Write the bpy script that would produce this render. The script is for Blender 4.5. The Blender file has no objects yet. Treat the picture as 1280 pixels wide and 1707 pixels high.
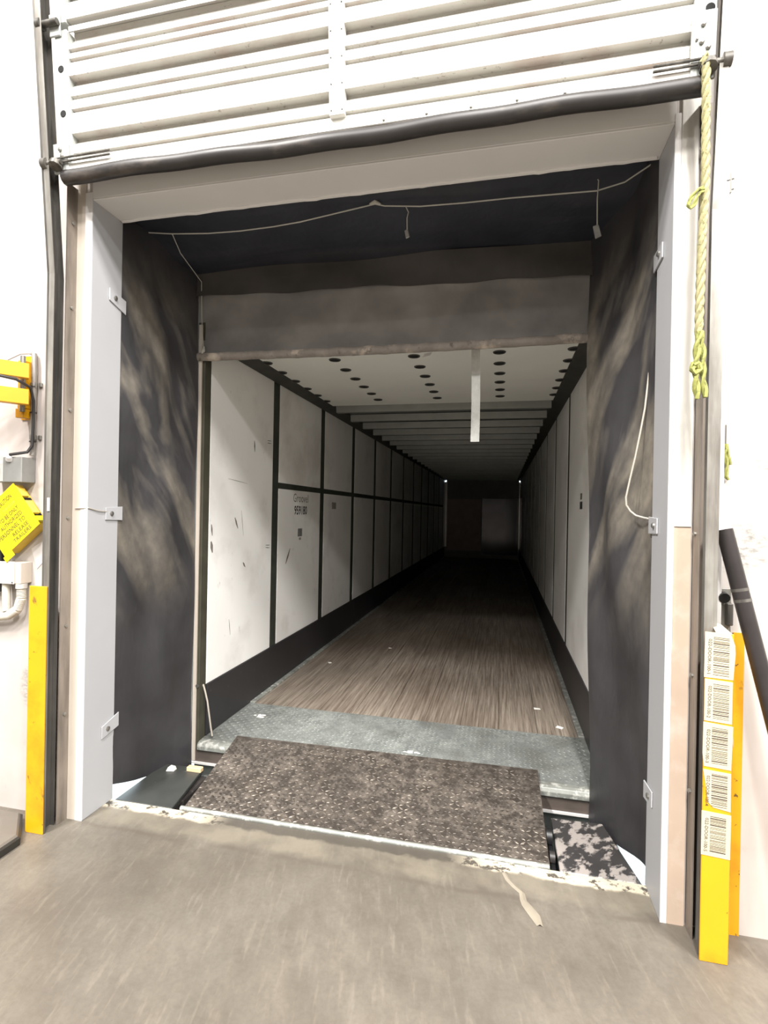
import bpy, bmesh, math, random
from mathutils import Vector, Matrix
random.seed(7)
SC = bpy.context.scene
COL = SC.collection
PI = math.pi

# ------------------------------------------------------------------ camera
def look_basis(yaw, pitch, roll):
    f = Vector((-math.sin(yaw)*math.cos(pitch), math.cos(yaw)*math.cos(pitch), math.sin(pitch)))
    r = f.cross(Vector((0, 0, 1))).normalized(); u = r.cross(f)
    return f, r*math.cos(roll)+u*math.sin(roll), u*math.cos(roll)-r*math.sin(roll)
cam = bpy.data.cameras.new('camera'); cam_o = bpy.data.objects.new('camera', cam); COL.objects.link(cam_o)
f_, r_, u_ = look_basis(.221, -.0015, .0189)
M = Matrix((r_, u_, -f_)).transposed().to_4x4(); M.translation = Vector((0.711, -2.284, 1.615))
cam_o.matrix_world = M
cam.sensor_fit = 'HORIZONTAL'; cam.sensor_width = 36.0; cam.lens = 872.4/1280*36
cam.clip_start = .05; cam.clip_end = 200
SC.camera = cam_o

# ------------------------------------------------------------------ world, exposure
w = bpy.data.worlds.new('world'); SC.world = w; w.use_nodes = True
bg = w.node_tree.nodes['Background']; bg.inputs[0].default_value = (.78, .92, 1.0, 1); bg.inputs[1].default_value = 4.5
SC.view_settings.view_transform = 'Standard'
SC.view_settings.look = 'None'
SC.view_settings.gamma = 1.0
SC.view_settings.use_curve_mapping = False
SC.view_settings.exposure = 0.12

# ------------------------------------------------------------------ warehouse lamps (positions; housings are built further down)
LAMP_Z = 7.6
LAMPS = [(x, y) for y in (-3.4, -5.2, -8.8, -12.6) for x in (-2.9, 1.1, 5.1)]
LAMP_W = 340
ROWS = {-3.4: 1.3, -5.2: 1.55, -8.8: 1.05, -12.6: .3}; COLS = {-2.9: 1.3, 1.1: .9, 5.1: 1.65}
for x, y in LAMPS:
    l = bpy.data.lights.new('high_bay_light', 'AREA'); l.shape = 'RECTANGLE'; l.size = .34; l.size_y = 1.1
    l.energy = LAMP_W*ROWS[y]*COLS[x]; l.color = (1.0, .97, .935)
    o = bpy.data.objects.new('high_bay_light', l); o.location = (x, y, LAMP_Z-.075); COL.objects.link(o)

# ------------------------------------------------------------------ helpers
def thing(name, label, cat, loc=(0, 0, 0), group=None):
    o = bpy.data.objects.new(name, None); COL.objects.link(o); o.location = loc; o.empty_display_size = .1
    tag(o, label, cat, group); return o
def tag(o, label=None, cat=None, group=None, kind=None):
    if label: o['label'] = label
    if cat: o['category'] = cat
    if group: o['group'] = group
    if kind: o['kind'] = kind
    return o
def wloc(o):
    v = Vector((0, 0, 0))
    while o is not None:
        v = v+Vector(o.location); o = o.parent
    return v

class MB:
    def __init__(s): s.v = []; s.f = []
    def add(s, vs, fs):
        n = len(s.v); s.v += [tuple(p) for p in vs]; s.f += [tuple(i+n for i in f) for f in fs]; return s
    def box(s, x0, x1, y0, y1, z0, z1):
        return s.add([(x0,y0,z0),(x1,y0,z0),(x1,y1,z0),(x0,y1,z0),(x0,y0,z1),(x1,y0,z1),(x1,y1,z1),(x0,y1,z1)],
                     [(0,3,2,1),(4,5,6,7),(0,1,5,4),(1,2,6,5),(2,3,7,6),(3,0,4,7)])
    def hexa(s, p):   # 8 points, same order as box
        return s.add(p, [(0,3,2,1),(4,5,6,7),(0,1,5,4),(1,2,6,5),(2,3,7,6),(3,0,4,7)])
    def prism(s, poly, fn0, fn1):   # polygon list of 2d, two mapping fns
        n = len(poly)
        return s.add([fn0(*p) for p in poly]+[fn1(*p) for p in poly],
                     [tuple(range(n-1, -1, -1)), tuple(range(n, 2*n))]+[(i, (i+1) % n, n+(i+1) % n, n+i) for i in range(n)])
    def tube(s, path, r, n=10, cap=True):
        P = [Vector(p) for p in path]; rs = r if isinstance(r, (list, tuple)) else [r]*len(P)
        rings = []; up = None
        for i, p in enumerate(P):
            t = (P[min(i+1, len(P)-1)]-P[max(i-1, 0)]).normalized()
            if up is None:
                up = t.orthogonal().normalized()
            up = (up-t*up.dot(t)).normalized(); b = t.cross(up)
            rings.append([p+(up*math.cos(a)+b*math.sin(a))*rs[i] for a in (2*PI*k/n for k in range(n))])
        vs = [q for rg in rings for q in rg]; fs = []
        for i in range(len(P)-1):
            for k in range(n):
                fs.append((i*n+k, i*n+(k+1) % n, (i+1)*n+(k+1) % n, (i+1)*n+k))
        if cap:
            fs.append(tuple(range(n-1, -1, -1))); fs.append(tuple((len(P)-1)*n+k for k in range(n)))
        return s.add(vs, fs)
    def grid(s, fn, nu, nv, thick=None):
        def lay(off):
            return [fn(i/nu, j/nv)+off if False else Vector(fn(i/nu, j/nv)) for j in range(nv+1) for i in range(nu+1)]
        A = lay(0); W = nu+1
        fs = [(j*W+i, j*W+i+1, (j+1)*W+i+1, (j+1)*W+i) for j in range(nv) for i in range(nu)]
        if thick is None: return s.add(A, fs)
        T = Vector(thick); N = len(A); B = [a+T for a in A]
        fs2 = [tuple(N+k for k in reversed(f)) for f in fs]
        edge = [i for i in range(W)]+[j*W+nu for j in range(1, nv+1)]+[nv*W+i for i in range(nu-1, -1, -1)]+[j*W for j in range(nv-1, 0, -1)]
        m = len(edge)
        fs3 = [(edge[k], N+edge[k], N+edge[(k+1) % m], edge[(k+1) % m]) for k in range(m)]
        return s.add(A+B, fs+fs2+fs3)
    def build(s, name, mat, parent=None, smooth=False, bevel=0, seg=1):
        off = wloc(parent) if parent else Vector((0, 0, 0))
        me = bpy.data.meshes.new(name); me.from_pydata([tuple(Vector(p)-off) for p in s.v], [], s.f)
        bm = bmesh.new(); bm.from_mesh(me)
        bmesh.ops.recalc_face_normals(bm, faces=bm.faces)
        if bevel: bmesh.ops.bevel(bm, geom=list(bm.edges), offset=bevel, segments=seg, affect='EDGES', profile=.5, clamp_overlap=True)
        if smooth:
            for f in bm.faces: f.smooth = True
            for e in bm.edges:
                if len(e.link_faces) == 2 and e.calc_face_angle(0) > .7: e.smooth = False
        bm.to_mesh(me); bm.free()
        me.materials.append(mat)
        o = bpy.data.objects.new(name, me); COL.objects.link(o); o.parent = parent
        return o
def dup(o, d, parent='same'):
    c = o.copy(); COL.objects.link(c); c.location = Vector(o.location)+Vector(d)
    if parent != 'same': c.parent = parent
    return c
def struct(name, mb, mat, parent=None, **k):
    o = mb.build(name, mat, parent, **k)
    if parent is None: o['kind'] = 'structure'
    return o
def bolt(mb, c, axis, r=.008, h=.008, n=8):
    c = Vector(c); a = Vector(axis).normalized()
    return mb.tube([c, c+a*h*.7, c+a*h], [r, r, r*.6], n)
def text_mb(txt, origin, ex, ey, width, height, bold=0):
    cu = bpy.data.curves.new('t', 'FONT'); cu.body = txt; cu.resolution_u = 2; cu.offset = bold
    to = bpy.data.objects.new('t', cu); COL.objects.link(to)
    dg = bpy.context.evaluated_depsgraph_get(); dg.update()
    me = bpy.data.meshes.new_from_object(to.evaluated_get(dg))
    xs = [v.co.x for v in me.vertices]; ys = [v.co.y for v in me.vertices]
    x0, x1, y0, y1 = min(xs), max(xs), min(ys), max(ys)
    O = Vector(origin); X = Vector(ex); Y = Vector(ey); mb = MB()
    mb.add([O+X*((v.co.x-x0)/(x1-x0)*width)+Y*((v.co.y-y0)/(y1-y0)*height) for v in me.vertices], [tuple(p.vertices) for p in me.polygons])
    bpy.data.objects.remove(to); bpy.data.curves.remove(cu); bpy.data.meshes.remove(me)
    return mb

# ------------------------------------------------------------------ materials
def lin(c): return tuple((x/12.92 if x <= .04045 else ((x+.055)/1.055)**2.4) for x in c)+(1,)
def rgb(r, g, b): return lin((r/255, g/255, b/255))
class NT:
    def __init__(s, m):
        m.use_nodes = True; s.t = m.node_tree; s.b = s.t.nodes['Principled BSDF']
        g = s.t.nodes.new('ShaderNodeNewGeometry'); s.pos = g.outputs['Position']
    def n(s, typ, **k):
        o = s.t.nodes.new(typ)
        for a, v in k.items(): setattr(o, a, v)
        return o
    def l(s, a, b): s.t.links.new(a, b)
    def mapped(s, scale, rot=(0, 0, 0)):
        m = s.n('ShaderNodeMapping'); m.inputs['Scale'].default_value = scale
        if any(rot):
            q = s.n('ShaderNodeMapping'); q.inputs['Rotation'].default_value = rot
            s.l(s.pos, q.inputs['Vector']); s.l(q.outputs[0], m.inputs['Vector'])
        else: s.l(s.pos, m.inputs['Vector'])
        return m.outputs[0]
    def noise(s, scale, vec=None, detail=4, rough=.55, dist=0):
        o = s.n('ShaderNodeTexNoise'); o.inputs['Scale'].default_value = scale; o.inputs['Detail'].default_value = detail
        o.inputs['Roughness'].default_value = rough; o.inputs['Distortion'].default_value = dist
        s.l(vec if vec is not None else s.pos, o.inputs['Vector']); return o.outputs['Fac']
    def ramp(s, val, a, b, ca=(0, 0, 0, 1), cb=(1, 1, 1, 1)):
        r = s.n('ShaderNodeValToRGB'); r.color_ramp.elements[0].position = a; r.color_ramp.elements[1].position = b
        r.color_ramp.elements[0].color = ca; r.color_ramp.elements[1].color = cb; s.l(val, r.inputs[0]); return r.outputs[0]
    def mix(s, fac, a, b, mode='MIX'):
        m = s.n('ShaderNodeMix', data_type='RGBA', blend_type=mode)
        if isinstance(fac, float): m.inputs[0].default_value = fac
        else: s.l(fac, m.inputs[0])
        for i, c in ((6, a), (7, b)):
            if isinstance(c, tuple): m.inputs[i].default_value = c
            else: s.l(c, m.inputs[i])
        return m.outputs[2]
    def math(s, op, a, b=None, c=None):
        m = s.n('ShaderNodeMath', operation=op)
        for i, x in enumerate((a, b, c)):
            if x is None: continue
            if isinstance(x, (int, float)): m.inputs[i].default_value = x
            else: s.l(x, m.inputs[i])
        return m.outputs[0]
    def sep(s):
        o = s.n('ShaderNodeSeparateXYZ'); s.l(s.pos, o.inputs[0]); return o.outputs
    def maprange(s, v, a, b, c=0., d=1., smooth=True):
        m = s.n('ShaderNodeMapRange'); m.interpolation_type = 'SMOOTHSTEP' if smooth else 'LINEAR'
        s.l(v, m.inputs[0])
        for i, x in zip((1, 2, 3, 4), (a, b, c, d)): m.inputs[i].default_value = x
        return m.outputs[0]
    def bump(s, h, strength=.3, dist=.01):
        b = s.n('ShaderNodeBump'); b.inputs['Strength'].default_value = strength; b.inputs['Distance'].default_value = dist
        s.l(h, b.inputs['Height']); s.l(b.outputs[0], s.b.inputs['Normal'])
def mat(name, col, rough=.5, metal=0., var=.12, vs=6., stain=None, bump=0, bscale=60, spec=None):
    """stain: list of (colour, noise scale, lo, hi, amount, xyz stretch)"""
    m = bpy.data.materials.new(name); t = NT(m)
    n1 = t.noise(vs)
    c = t.mix(t.ramp(n1, .3, .7), tuple(x*(1-var) for x in col[:3])+(1,), tuple(min(1, x*(1+var*.6)) for x in col[:3])+(1,))
    for st in (stain or []):
        sc, ns, lo, hi, am = st[:5]; stretch = st[5] if len(st) > 5 else (1, 1, 1); rot = st[6] if len(st) > 6 else (0, 0, 0)
        k = t.ramp(t.noise(ns, t.mapped(stretch, rot), 5, .6), lo, hi)
        c = t.mix(t.math('MULTIPLY', k, am), c, sc)
    t.l(c, t.b.inputs['Base Color'])
    t.b.inputs['Roughness'].default_value = rough; t.b.inputs['Metallic'].default_value = metal
    if spec is not None: t.b.inputs['Specular IOR Level'].default_value = spec
    if bump: t.bump(t.noise(bscale), bump, .01)
    return m

WALL = mat('white_painted_wall', rgb(186, 180, 175), .55, var=.03, vs=1.5, stain=[(rgb(120, 112, 106), 5, .66, .78, .45), (rgb(96, 92, 88), 30, .71, .78, .55), (rgb(168, 152, 145), 1.2, .45, .7, .6)])
def smudge(m, cx, cz, rx, rz):
    t = NT.__new__(NT); t.t = m.node_tree; t.b = t.t.nodes['Principled BSDF']
    g = t.t.nodes.new('ShaderNodeNewGeometry'); t.pos = g.outputs['Position']
    s_ = t.sep(); dx = t.math('DIVIDE', t.math('SUBTRACT', s_[0], cx), rx); dz = t.math('DIVIDE', t.math('SUBTRACT', s_[2], cz), rz)
    r2 = t.math('ADD', t.math('MULTIPLY', dx, dx), t.math('MULTIPLY', dz, dz))
    k = t.math('MULTIPLY', t.maprange(r2, .1, 1, 1, 0), t.ramp(t.noise(24, t.mapped((1, 1, 2)), 5, .7), .42, .62))
    old = t.b.inputs['Base Color'].links[0].from_socket
    t.l(t.mix(t.math('MULTIPLY', k, .75), old, rgb(96, 98, 94)), t.b.inputs['Base Color'])
smudge(WALL, 1.63, 1.50, .14, .13); smudge(WALL, 1.71, 1.83, .10, .06); smudge(WALL, -1.66, .66, .12, .16)
FRAMEG = mat('pale_grey_frame_paint', rgb(176, 177, 180), .5, var=.03, vs=3, stain=[(rgb(90, 85, 82), 30, .76, .80, .8)])
WHITE = mat('white_frame_paint', rgb(216, 214, 212), .5, var=.03, vs=3, stain=[(rgb(90, 85, 82), 30, .74, .79, .8)])
WHITE2 = mat('white_board', rgb(210, 207, 200), .6, var=.04, vs=4, stain=[(rgb(165, 158, 152), 6, .55, .75, .7, (3, 1, .4)), (rgb(110, 104, 98), 36, .74, .8, .7)])
BEIGE = mat('beige_board', rgb(188, 168, 150), .7, var=.08, vs=5, stain=[(rgb(205, 192, 180), 7, .5, .7, .6), (rgb(100, 88, 80), 30, .74, .8, .7)])
CREAM = mat('cream_strip', rgb(190, 180, 168), .65, var=.06, vs=5, stain=[(rgb(120, 112, 105), 28, .72, .79, .7)])
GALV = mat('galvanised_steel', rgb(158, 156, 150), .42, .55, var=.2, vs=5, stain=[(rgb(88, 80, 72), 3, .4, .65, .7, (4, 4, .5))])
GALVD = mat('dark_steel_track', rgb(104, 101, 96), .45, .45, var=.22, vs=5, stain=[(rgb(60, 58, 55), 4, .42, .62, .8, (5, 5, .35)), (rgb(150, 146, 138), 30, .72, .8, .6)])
BROWNST = mat('brown_angle_steel', rgb(140, 130, 120), .5, .25, var=.12, vs=5, stain=[(rgb(88, 82, 75), 3, .45, .66, .85, (3, 3, .4))])
DOORW = mat('white_door_steel', rgb(196, 194, 189), .42, .0, var=.03, vs=2, stain=[(rgb(165, 152, 146), 3, .52, .7, .35)])
DOORR = mat('worn_door_steel', rgb(196, 194, 188), .42, .0, var=.04, vs=3, stain=[(rgb(120, 110, 104), 40, .62, .69, .7, (1, 1, 2)), (rgb(172, 156, 148), 4, .5, .66, .5)])
STILE = mat('zinc_stile', rgb(176, 180, 177), .4, .2, var=.06, vs=8, stain=[(rgb(150, 150, 145), 9, .58, .72, .6)])
RUBBER = mat('black_rubber', rgb(46, 43, 42), .45, var=.2, vs=12, stain=[(rgb(110, 102, 95), 5, .55, .75, .5, (1, 3, 3))])
BLACK = mat('black_plastic', rgb(24, 24, 25), .4, var=.1)
HOLE = mat('dark_hole', rgb(14, 14, 14), .9, var=.05)
STEELB = mat('bright_bolt', rgb(150, 148, 142), .35, .8, var=.1)
YELLOW = mat('yellow_paint', rgb(206, 150, 16), .45, var=.05, vs=6, stain=[(rgb(160, 104, 12), 4, .5, .72, .6), (rgb(62, 54, 34), 34, .66, .70, .9), (rgb(92, 78, 40), 12, .65, .70, .8, (1, 1, .45), (0, .5, 0))])
YARM = mat('yellow_arm_paint', rgb(208, 148, 16), .4, var=.05, vs=6)
YSIGN = mat('yellow_sign', rgb(206, 190, 12), .55, var=.03, vs=6)
YEDGE = mat('yellow_sign_edge', rgb(226, 190, 70), .6, var=.1, vs=20)
INK = mat('dark_ink', rgb(62, 56, 30), .7, var=.1)
BARINK = mat('barcode_ink', rgb(70, 58, 52), .7, var=.15, vs=40)
LABEL = mat('label_paper', rgb(182, 175, 150), .6, var=.03, vs=10, stain=[(rgb(196, 172, 152), 9, .5, .7, .4)])
STICK = mat('white_sticker', rgb(205, 202, 200), .5, var=.03)
GREYBOX = mat('grey_metal_box', rgb(140, 140, 137), .45, .3, var=.1, vs=14)
GREYLID = mat('pale_grey_lid', rgb(178, 176, 172), .45, .1, var=.06, vs=14)
PVC = mat('grey_conduit', rgb(140, 135, 129), .45, .2, var=.08, vs=12)
FLEX = mat('pale_flex_conduit', rgb(186, 181, 170), .5, 0, var=.08, vs=20)
CABLE = mat('black_cable', rgb(40, 38, 38), .4, var=.1)
ROPE = mat('yellow_rope', rgb(158, 152, 112), .8, var=.25, vs=70, stain=[(rgb(96, 92, 52), 60, .58, .66, .8)])
ROPEG = mat('green_rope', rgb(142, 144, 78), .8, var=.25, vs=70, stain=[(rgb(80, 84, 44), 60, .56, .64, .8)])
CORD = mat('white_cord', rgb(180, 178, 170), .7, var=.1)
WIRE = mat('white_wire', rgb(178, 171, 160), .5, var=.05)
POLE = mat('black_steel_pole', rgb(52, 48, 48), .35, .3, var=.2, vs=10)

# dusty black vinyl of the shelter: pale road dust rubbed on in slanting smears
def vinyl(name, base, dust, rot, zr=None, amt=.9, sc=2.6, stretch=(1.6, 1.0, .45), lo=.50, hi=.74, rough=.5):
    m = bpy.data.materials.new(name); t = NT(m)
    k = t.ramp(t.noise(sc, t.mapped(stretch, rot), 4, .5, .4), lo, hi)
    k2 = t.ramp(t.noise(14, None, 5, .65), .35, .8)
    k = t.math('MULTIPLY', k, t.math('ADD', t.math('MULTIPLY', k2, .5), .6))
    if zr:
        z = t.sep()[2]
        zz = t.math('MULTIPLY', t.maprange(z, zr[0], zr[1]), t.maprange(z, zr[2], zr[3], 1, 0))
        k = t.math('MULTIPLY', k, zz)
    b = t.mix(t.ramp(t.noise(3), .3, .7), base, tuple(x*1.8 for x in base[:3])+(1,))
    c = t.mix(t.math('MULTIPLY', k, amt), b, dust)
    t.l(c, t.b.inputs['Base Color']); t.b.inputs['Roughness'].default_value = rough
    t.bump(t.noise(7, t.mapped((1, 1, .5)), 3), .25, .03)
    return m
VINL = vinyl('dusty_black_vinyl', rgb(46, 45, 47), rgb(176, 167, 150), (-.507, 0, 0), (.85, 1.6, 2.6, 3.2), .9, 2.3, (1.2, 1.5, .42), .44, .72)
VINH = vinyl('dusty_grey_head_vinyl', rgb(104, 102, 100), rgb(158, 153, 146), (0, 0, 0), None, .6, 2.2, (.6, 1, 1.2))
VIN_SHADE = vinyl('head_shade_vinyl', rgb(58, 55, 53), rgb(96, 92, 88), (0, 0, 0), None, .4, 2.2, (.5, 1, 1.2))  # dark tone painting the header's shadow across the top of the head curtain
VINS = vinyl('dark_blue_black_vinyl', rgb(34, 36, 44), rgb(90, 88, 88), (0, 0, 0), None, .35, 2.0, (.4, 2, 1))
HEM = mat('frayed_hem', rgb(120, 112, 104), .8, var=.2, vs=14, stain=[(rgb(182, 168, 152), 7, .55, .7, .7), (rgb(60, 55, 50), 20, .6, .7, .7)], bump=.6, bscale=40)

# concrete
def concrete():
    m = bpy.data.materials.new('worn_concrete'); t = NT(m)
    c = t.mix(t.ramp(t.noise(1.6, None, 6, .6, .3), .3, .72), rgb(92, 87, 79), rgb(116, 110, 100))
    c = t.mix(t.math('MULTIPLY', t.ramp(t.noise(1.7, t.mapped((1.3, .9, 1), (0, 0, -.6)), 5, .6), .42, .75), .8), c, rgb(84, 77, 69))
    c = t.mix(t.math('MULTIPLY', t.ramp(t.noise(4, t.mapped((1.8, .8, 1), (0, 0, -.3)), 6, .65), .52, .75), .4), c, rgb(124, 117, 105))
    c = t.mix(t.math('MULTIPLY', t.ramp(t.noise(9, t.mapped((1.6, .8, 1), (0, 0, -.35)), 7, .72), .42, .72), .42), c, rgb(80, 73, 65))
    c = t.mix(t.math('MULTIPLY', t.ramp(t.noise(12, t.mapped((3.5, .5, 1), (0, 0, -.2)), 5, .6), .55, .75), .35), c, rgb(134, 127, 115))
    c = t.mix(t.math('MULTIPLY', t.ramp(t.noise(60, None, 3), .4, .7), .2), c, rgb(78, 71, 64))
    s = t.sep(); x, y = s[0], s[1]
    # old patch joint in front of the leveler
    yy = t.math('ADD', y, t.math('MULTIPLY', t.noise(3, t.mapped((1, 0, 0)), 4), .09))
    d = t.math('ABSOLUTE', t.math('SUBTRACT', yy, .03))
    line = t.maprange(d, .002, .022, 1, 0)
    brk = t.ramp(t.noise(2.3, t.mapped((1, .2, 1)), 3), .42, .56)
    c = t.mix(t.math('MULTIPLY', t.math('MULTIPLY', line, brk), .65), c, rgb(88, 80, 72))
    # chipped cream paint along the edge
    edge = t.math('ADD', y, t.math('MULTIPLY', t.noise(9), .08))
    k = t.maprange(edge, .165, .19)
    pt = t.ramp(t.noise(16, None, 5, .7), .40, .47)
    side = t.math('ADD', t.maprange(x, .45, .75), t.maprange(x, -.6, -.85))
    c = t.mix(t.math('MULTIPLY', k, .7), c, rgb(70, 66, 60))
    c = t.mix(t.math('MULTIPLY', t.math('MULTIPLY', k, pt), side), c, rgb(190, 180, 160))
    # paler strip of cement between joint and edge
    c = t.mix(t.math('MULTIPLY', t.maprange(t.math('ADD', y, t.math('MULTIPLY', t.noise(4), .1)), .04, .1), t.math('MULTIPLY', t.ramp(t.noise(4, None, 4), .35, .6), t.math('SUBTRACT', .55, t.math('MULTIPLY', k, .55)))), c, rgb(130, 123, 108))
    t.l(c, t.b.inputs['Base Color'])
    t.l(t.ramp(t.noise(2), .3, .7, (.34, .34, .34, 1), (.6, .6, .6, 1)), t.b.inputs['Roughness'])
    t.bump(t.noise(30, None, 6), .12, .01)
    return m
CONC = concrete()
GROUND = mat('outdoor_concrete', rgb(205, 205, 200), .8, var=.06, vs=.5)
BLDG = mat('outer_wall_paint', rgb(200, 200, 198), .7, var=.05)
CEIL = mat('ceiling_paint', rgb(150, 150, 150), .8, var=.03)
FARW = mat('far_wall_paint', rgb(150, 148, 145), .8, var=.05, vs=.6)

def worn_steel(name, dark, light, sc, lo, hi, rough=.42, metal=.35):
    m = bpy.data.materials.new(name); t = NT(m)
    k = t.ramp(t.noise(sc, None, 6, .7), lo, hi)
    big = t.ramp(t.noise(1.3, None, 3), .3, .7)
    k = t.math('MULTIPLY', k, t.math('ADD', t.math('MULTIPLY', big, .7), .35))
    c = t.mix(k, dark, light)
    c = t.mix(t.math('MULTIPLY', t.ramp(t.noise(3.5, None, 4), .5, .72), .5), c, rgb(74, 66, 58))
    t.l(c, t.b.inputs['Base Color']); t.b.inputs['Roughness'].default_value = rough; t.b.inputs['Metallic'].default_value = metal
    t.bump(t.noise(45), .15, .006); return m
LEVEL = worn_steel('scuffed_leveler_steel', rgb(72, 66, 61), rgb(150, 140, 130), 18, .42, .72)
LUG = worn_steel('worn_tread_lug', rgb(78, 72, 66), rgb(196, 184, 170), 7, .45, .75, .38, .5)
TREAD = worn_steel('grey_tread_steel', rgb(128, 132, 129), rgb(184, 188, 183), 14, .4, .7, .42, .35)
TREADL = worn_steel('grey_tread_lug', rgb(120, 124, 120), rgb(205, 208, 202), 10, .4, .7, .36, .4)
BUMPL = mat('dark_green_black_steel', rgb(62, 64, 62), .5, .1, var=.2, vs=6, stain=[(rgb(205, 200, 188), 26, .69, .74, .8)])
BUMPR = mat('chipped_black_steel', rgb(60, 58, 58), .5, .1, var=.15, vs=6, stain=[(rgb(170, 162, 156), 15, .50, .56, .85, (1, .55, 1), (0, 0, .6)), (rgb(206, 196, 178), 9, .66, .72, .6)])
SILL = mat('worn_sill_steel', rgb(150, 152, 146), .4, .3, var=.2, vs=10, stain=[(rgb(225, 224, 216), 22, .52, .66, .8), (rgb(90, 88, 82), 9, .55, .7, .6)])
RUST = mat('rusty_sill_face', rgb(92, 82, 76), .6, .2, var=.2, vs=10)
TWALL = mat('trailer_white_lining', rgb(240, 239, 236), .38, var=.04, vs=1.2, stain=[(rgb(120, 112, 106), 7, .68, .76, .55, (1, 2.2, 1)), (rgb(90, 84, 80), 22, .73, .79, .75), (rgb(190, 184, 178), 2, .5, .72, .45)])
TPOST = mat('dark_green_post', rgb(58, 62, 54), .6, .2, var=.25, vs=12)
TREARP = mat('olive_rear_post', rgb(72, 70, 58), .55, .2, var=.2, vs=8)
SCUFF = mat('black_kick_plate', rgb(42, 41, 43), .45, var=.15, vs=4, stain=[(rgb(80, 78, 76), 20, .66, .74, .6)])
TRAILC = mat('trailer_ceiling_sheet', rgb(232, 232, 226), .5, var=.04, vs=2)
RAILD = mat('dark_top_rail', rgb(70, 70, 66), .55, .3, var=.2, vs=8)
BOW = mat('grey_roof_bow', rgb(140, 142, 138), .45, .4, var=.1)
ROOF = mat('trailer_roof_skin', rgb(120, 122, 120), .6, .2, var=.1)
TSKIN = mat('trailer_outer_skin', rgb(210, 210, 208), .5, .2, var=.04)
FRONTW = mat('trailer_front_lining', rgb(150, 146, 140), .5, var=.08)
FRONTP = mat('pinkish_plywood', rgb(205, 186, 178), .5, var=.1)
GLOSSD = mat('glossy_dark_sheet', rgb(60, 58, 58), .12, .7, var=.3, vs=3)
ALU = mat('bright_aluminium_trim', rgb(215, 210, 204), .3, .7, var=.06)
WEBB = mat('white_webbing', rgb(205, 206, 202), .8, var=.15, vs=30)
def wood():
    m = bpy.data.materials.new('trailer_floor_wood'); t = NT(m)
    k = t.noise(7, t.mapped((9, .22, 1)), 6, .7)
    c = t.mix(t.ramp(k, .34, .66), rgb(96, 85, 75), rgb(158, 147, 134))
    c = t.mix(t.math('MULTIPLY', t.ramp(t.noise(10, t.mapped((16, .4, 1)), 5, .65), .56, .72), .6), c, rgb(66, 54, 46))
    c = t.mix(t.math('MULTIPLY', t.ramp(t.noise(1.1, t.mapped((1, .6, 1)), 4), .42, .7), .5), c, rgb(84, 68, 56))
    t.l(c, t.b.inputs['Base Color']); t.b.inputs['Roughness'].default_value = .5
    t.bump(k, .25, .006); return m
WOOD = wood()
PAPER = mat('white_paper_scrap', rgb(232, 230, 224), .7, var=.03)
BLOCK = mat('pale_wood_block', rgb(222, 190, 148), .7, var=.08, vs=20)
FILM = mat('dried_plastic_film', rgb(140, 132, 118), .4, var=.12, vs=14)
LAMPH = mat('lamp_housing', rgb(220, 220, 220), .5, var=.02)
BASEM = mat('grey_rubber_base', rgb(104, 98, 90), .55, var=.12, vs=5)
BASEB = mat('black_rubber_rim', rgb(44, 42, 38), .5, var=.12, vs=5)
TEXTD = mat('black_stencil', rgb(40, 38, 36), .6, var=.1)
TEXTG = mat('grey_stencil', rgb(120, 114, 108), .6, var=.1)

# ------------------------------------------------------------------ the building
X0, X1, Y0, ZC = -9.0, 9.0, -20.0, 8.4
HW, H, D = 1.355, 3.176, .2125          # door opening: half width, height, wall thickness
struct('floor', MB().box(X0, X1, Y0, .205, -1.25, 0), CONC)
mb = MB().box(X0, -HW-.01, 0, D, 0, ZC).box(HW+.01, X1, 0, D, 0, ZC).box(-HW-.01, HW+.01, 0, D, H+.01, ZC)
struct('wall_front', mb, WALL)
struct('wall_back', MB().box(X0, X1, Y0-.2, Y0, 0, ZC), FARW)
struct('wall_left', MB().box(X0-.2, X0, Y0-.2, D, 0, ZC), FARW)
struct('wall_right', MB().box(X1, X1+.2, Y0-.2, D, 0, ZC), FARW)
struct('ceiling', MB().box(X0-.2, X1+.2, Y0-.2, D, ZC, ZC+.2), CEIL)
struct('ground_outside', MB().box(-60, 60, .205, 90, -1.45, -1.25), GROUND)

# casing of the opening
tl = struct('trim_1', MB().box(-HW-.01, -HW, -.005, D, 0, H+.01), FRAMEG, bevel=.002)
MB().box(-1.397, -HW-.0005, -.0065, -.0052, 0, H+.04).build('front_flange', WHITE, tl)
tr = struct('trim_2', MB().box(HW, HW+.01, -.005, D, 0, H+.01), FRAMEG, bevel=.002)
MB().box(HW+.0005, 1.379, -.0065, -.0052, 0, H+.04).build('front_flange', WHITE, tr)
th_ = struct('trim_3', MB().box(-HW, HW, -.004, D, H, H+.01).box(-1.36, 1.36, -.004, 0, H+.01, 3.40), WHITE, bevel=.002)
struct('trim_4', MB().box(-1.447, -1.3975, -.005, 0, 0, 3.32), CREAM)
struct('trim_5', MB().box(1.3795, 1.441, -.010, 0, 1.575, 3.36), WHITE2, bevel=.002)
struct('trim_6', MB().box(1.3795, 1.441, -.006, 0, 0, 1.573), BEIGE)
struct('trim_7', MB().box(1.512, 1.545, -.030, 0, 1.02, 5.6), WHITE, bevel=.003)
# ragged paint bead under the header
hb = MB().tube([(-1.34+2.68*i/60, D-.02+random.uniform(-.003, .003), H-.002+random.uniform(-.003, .003)) for i in range(61)], .008, 6)
o = hb.build('paint_bead', WHITE, th_, True)
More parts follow.
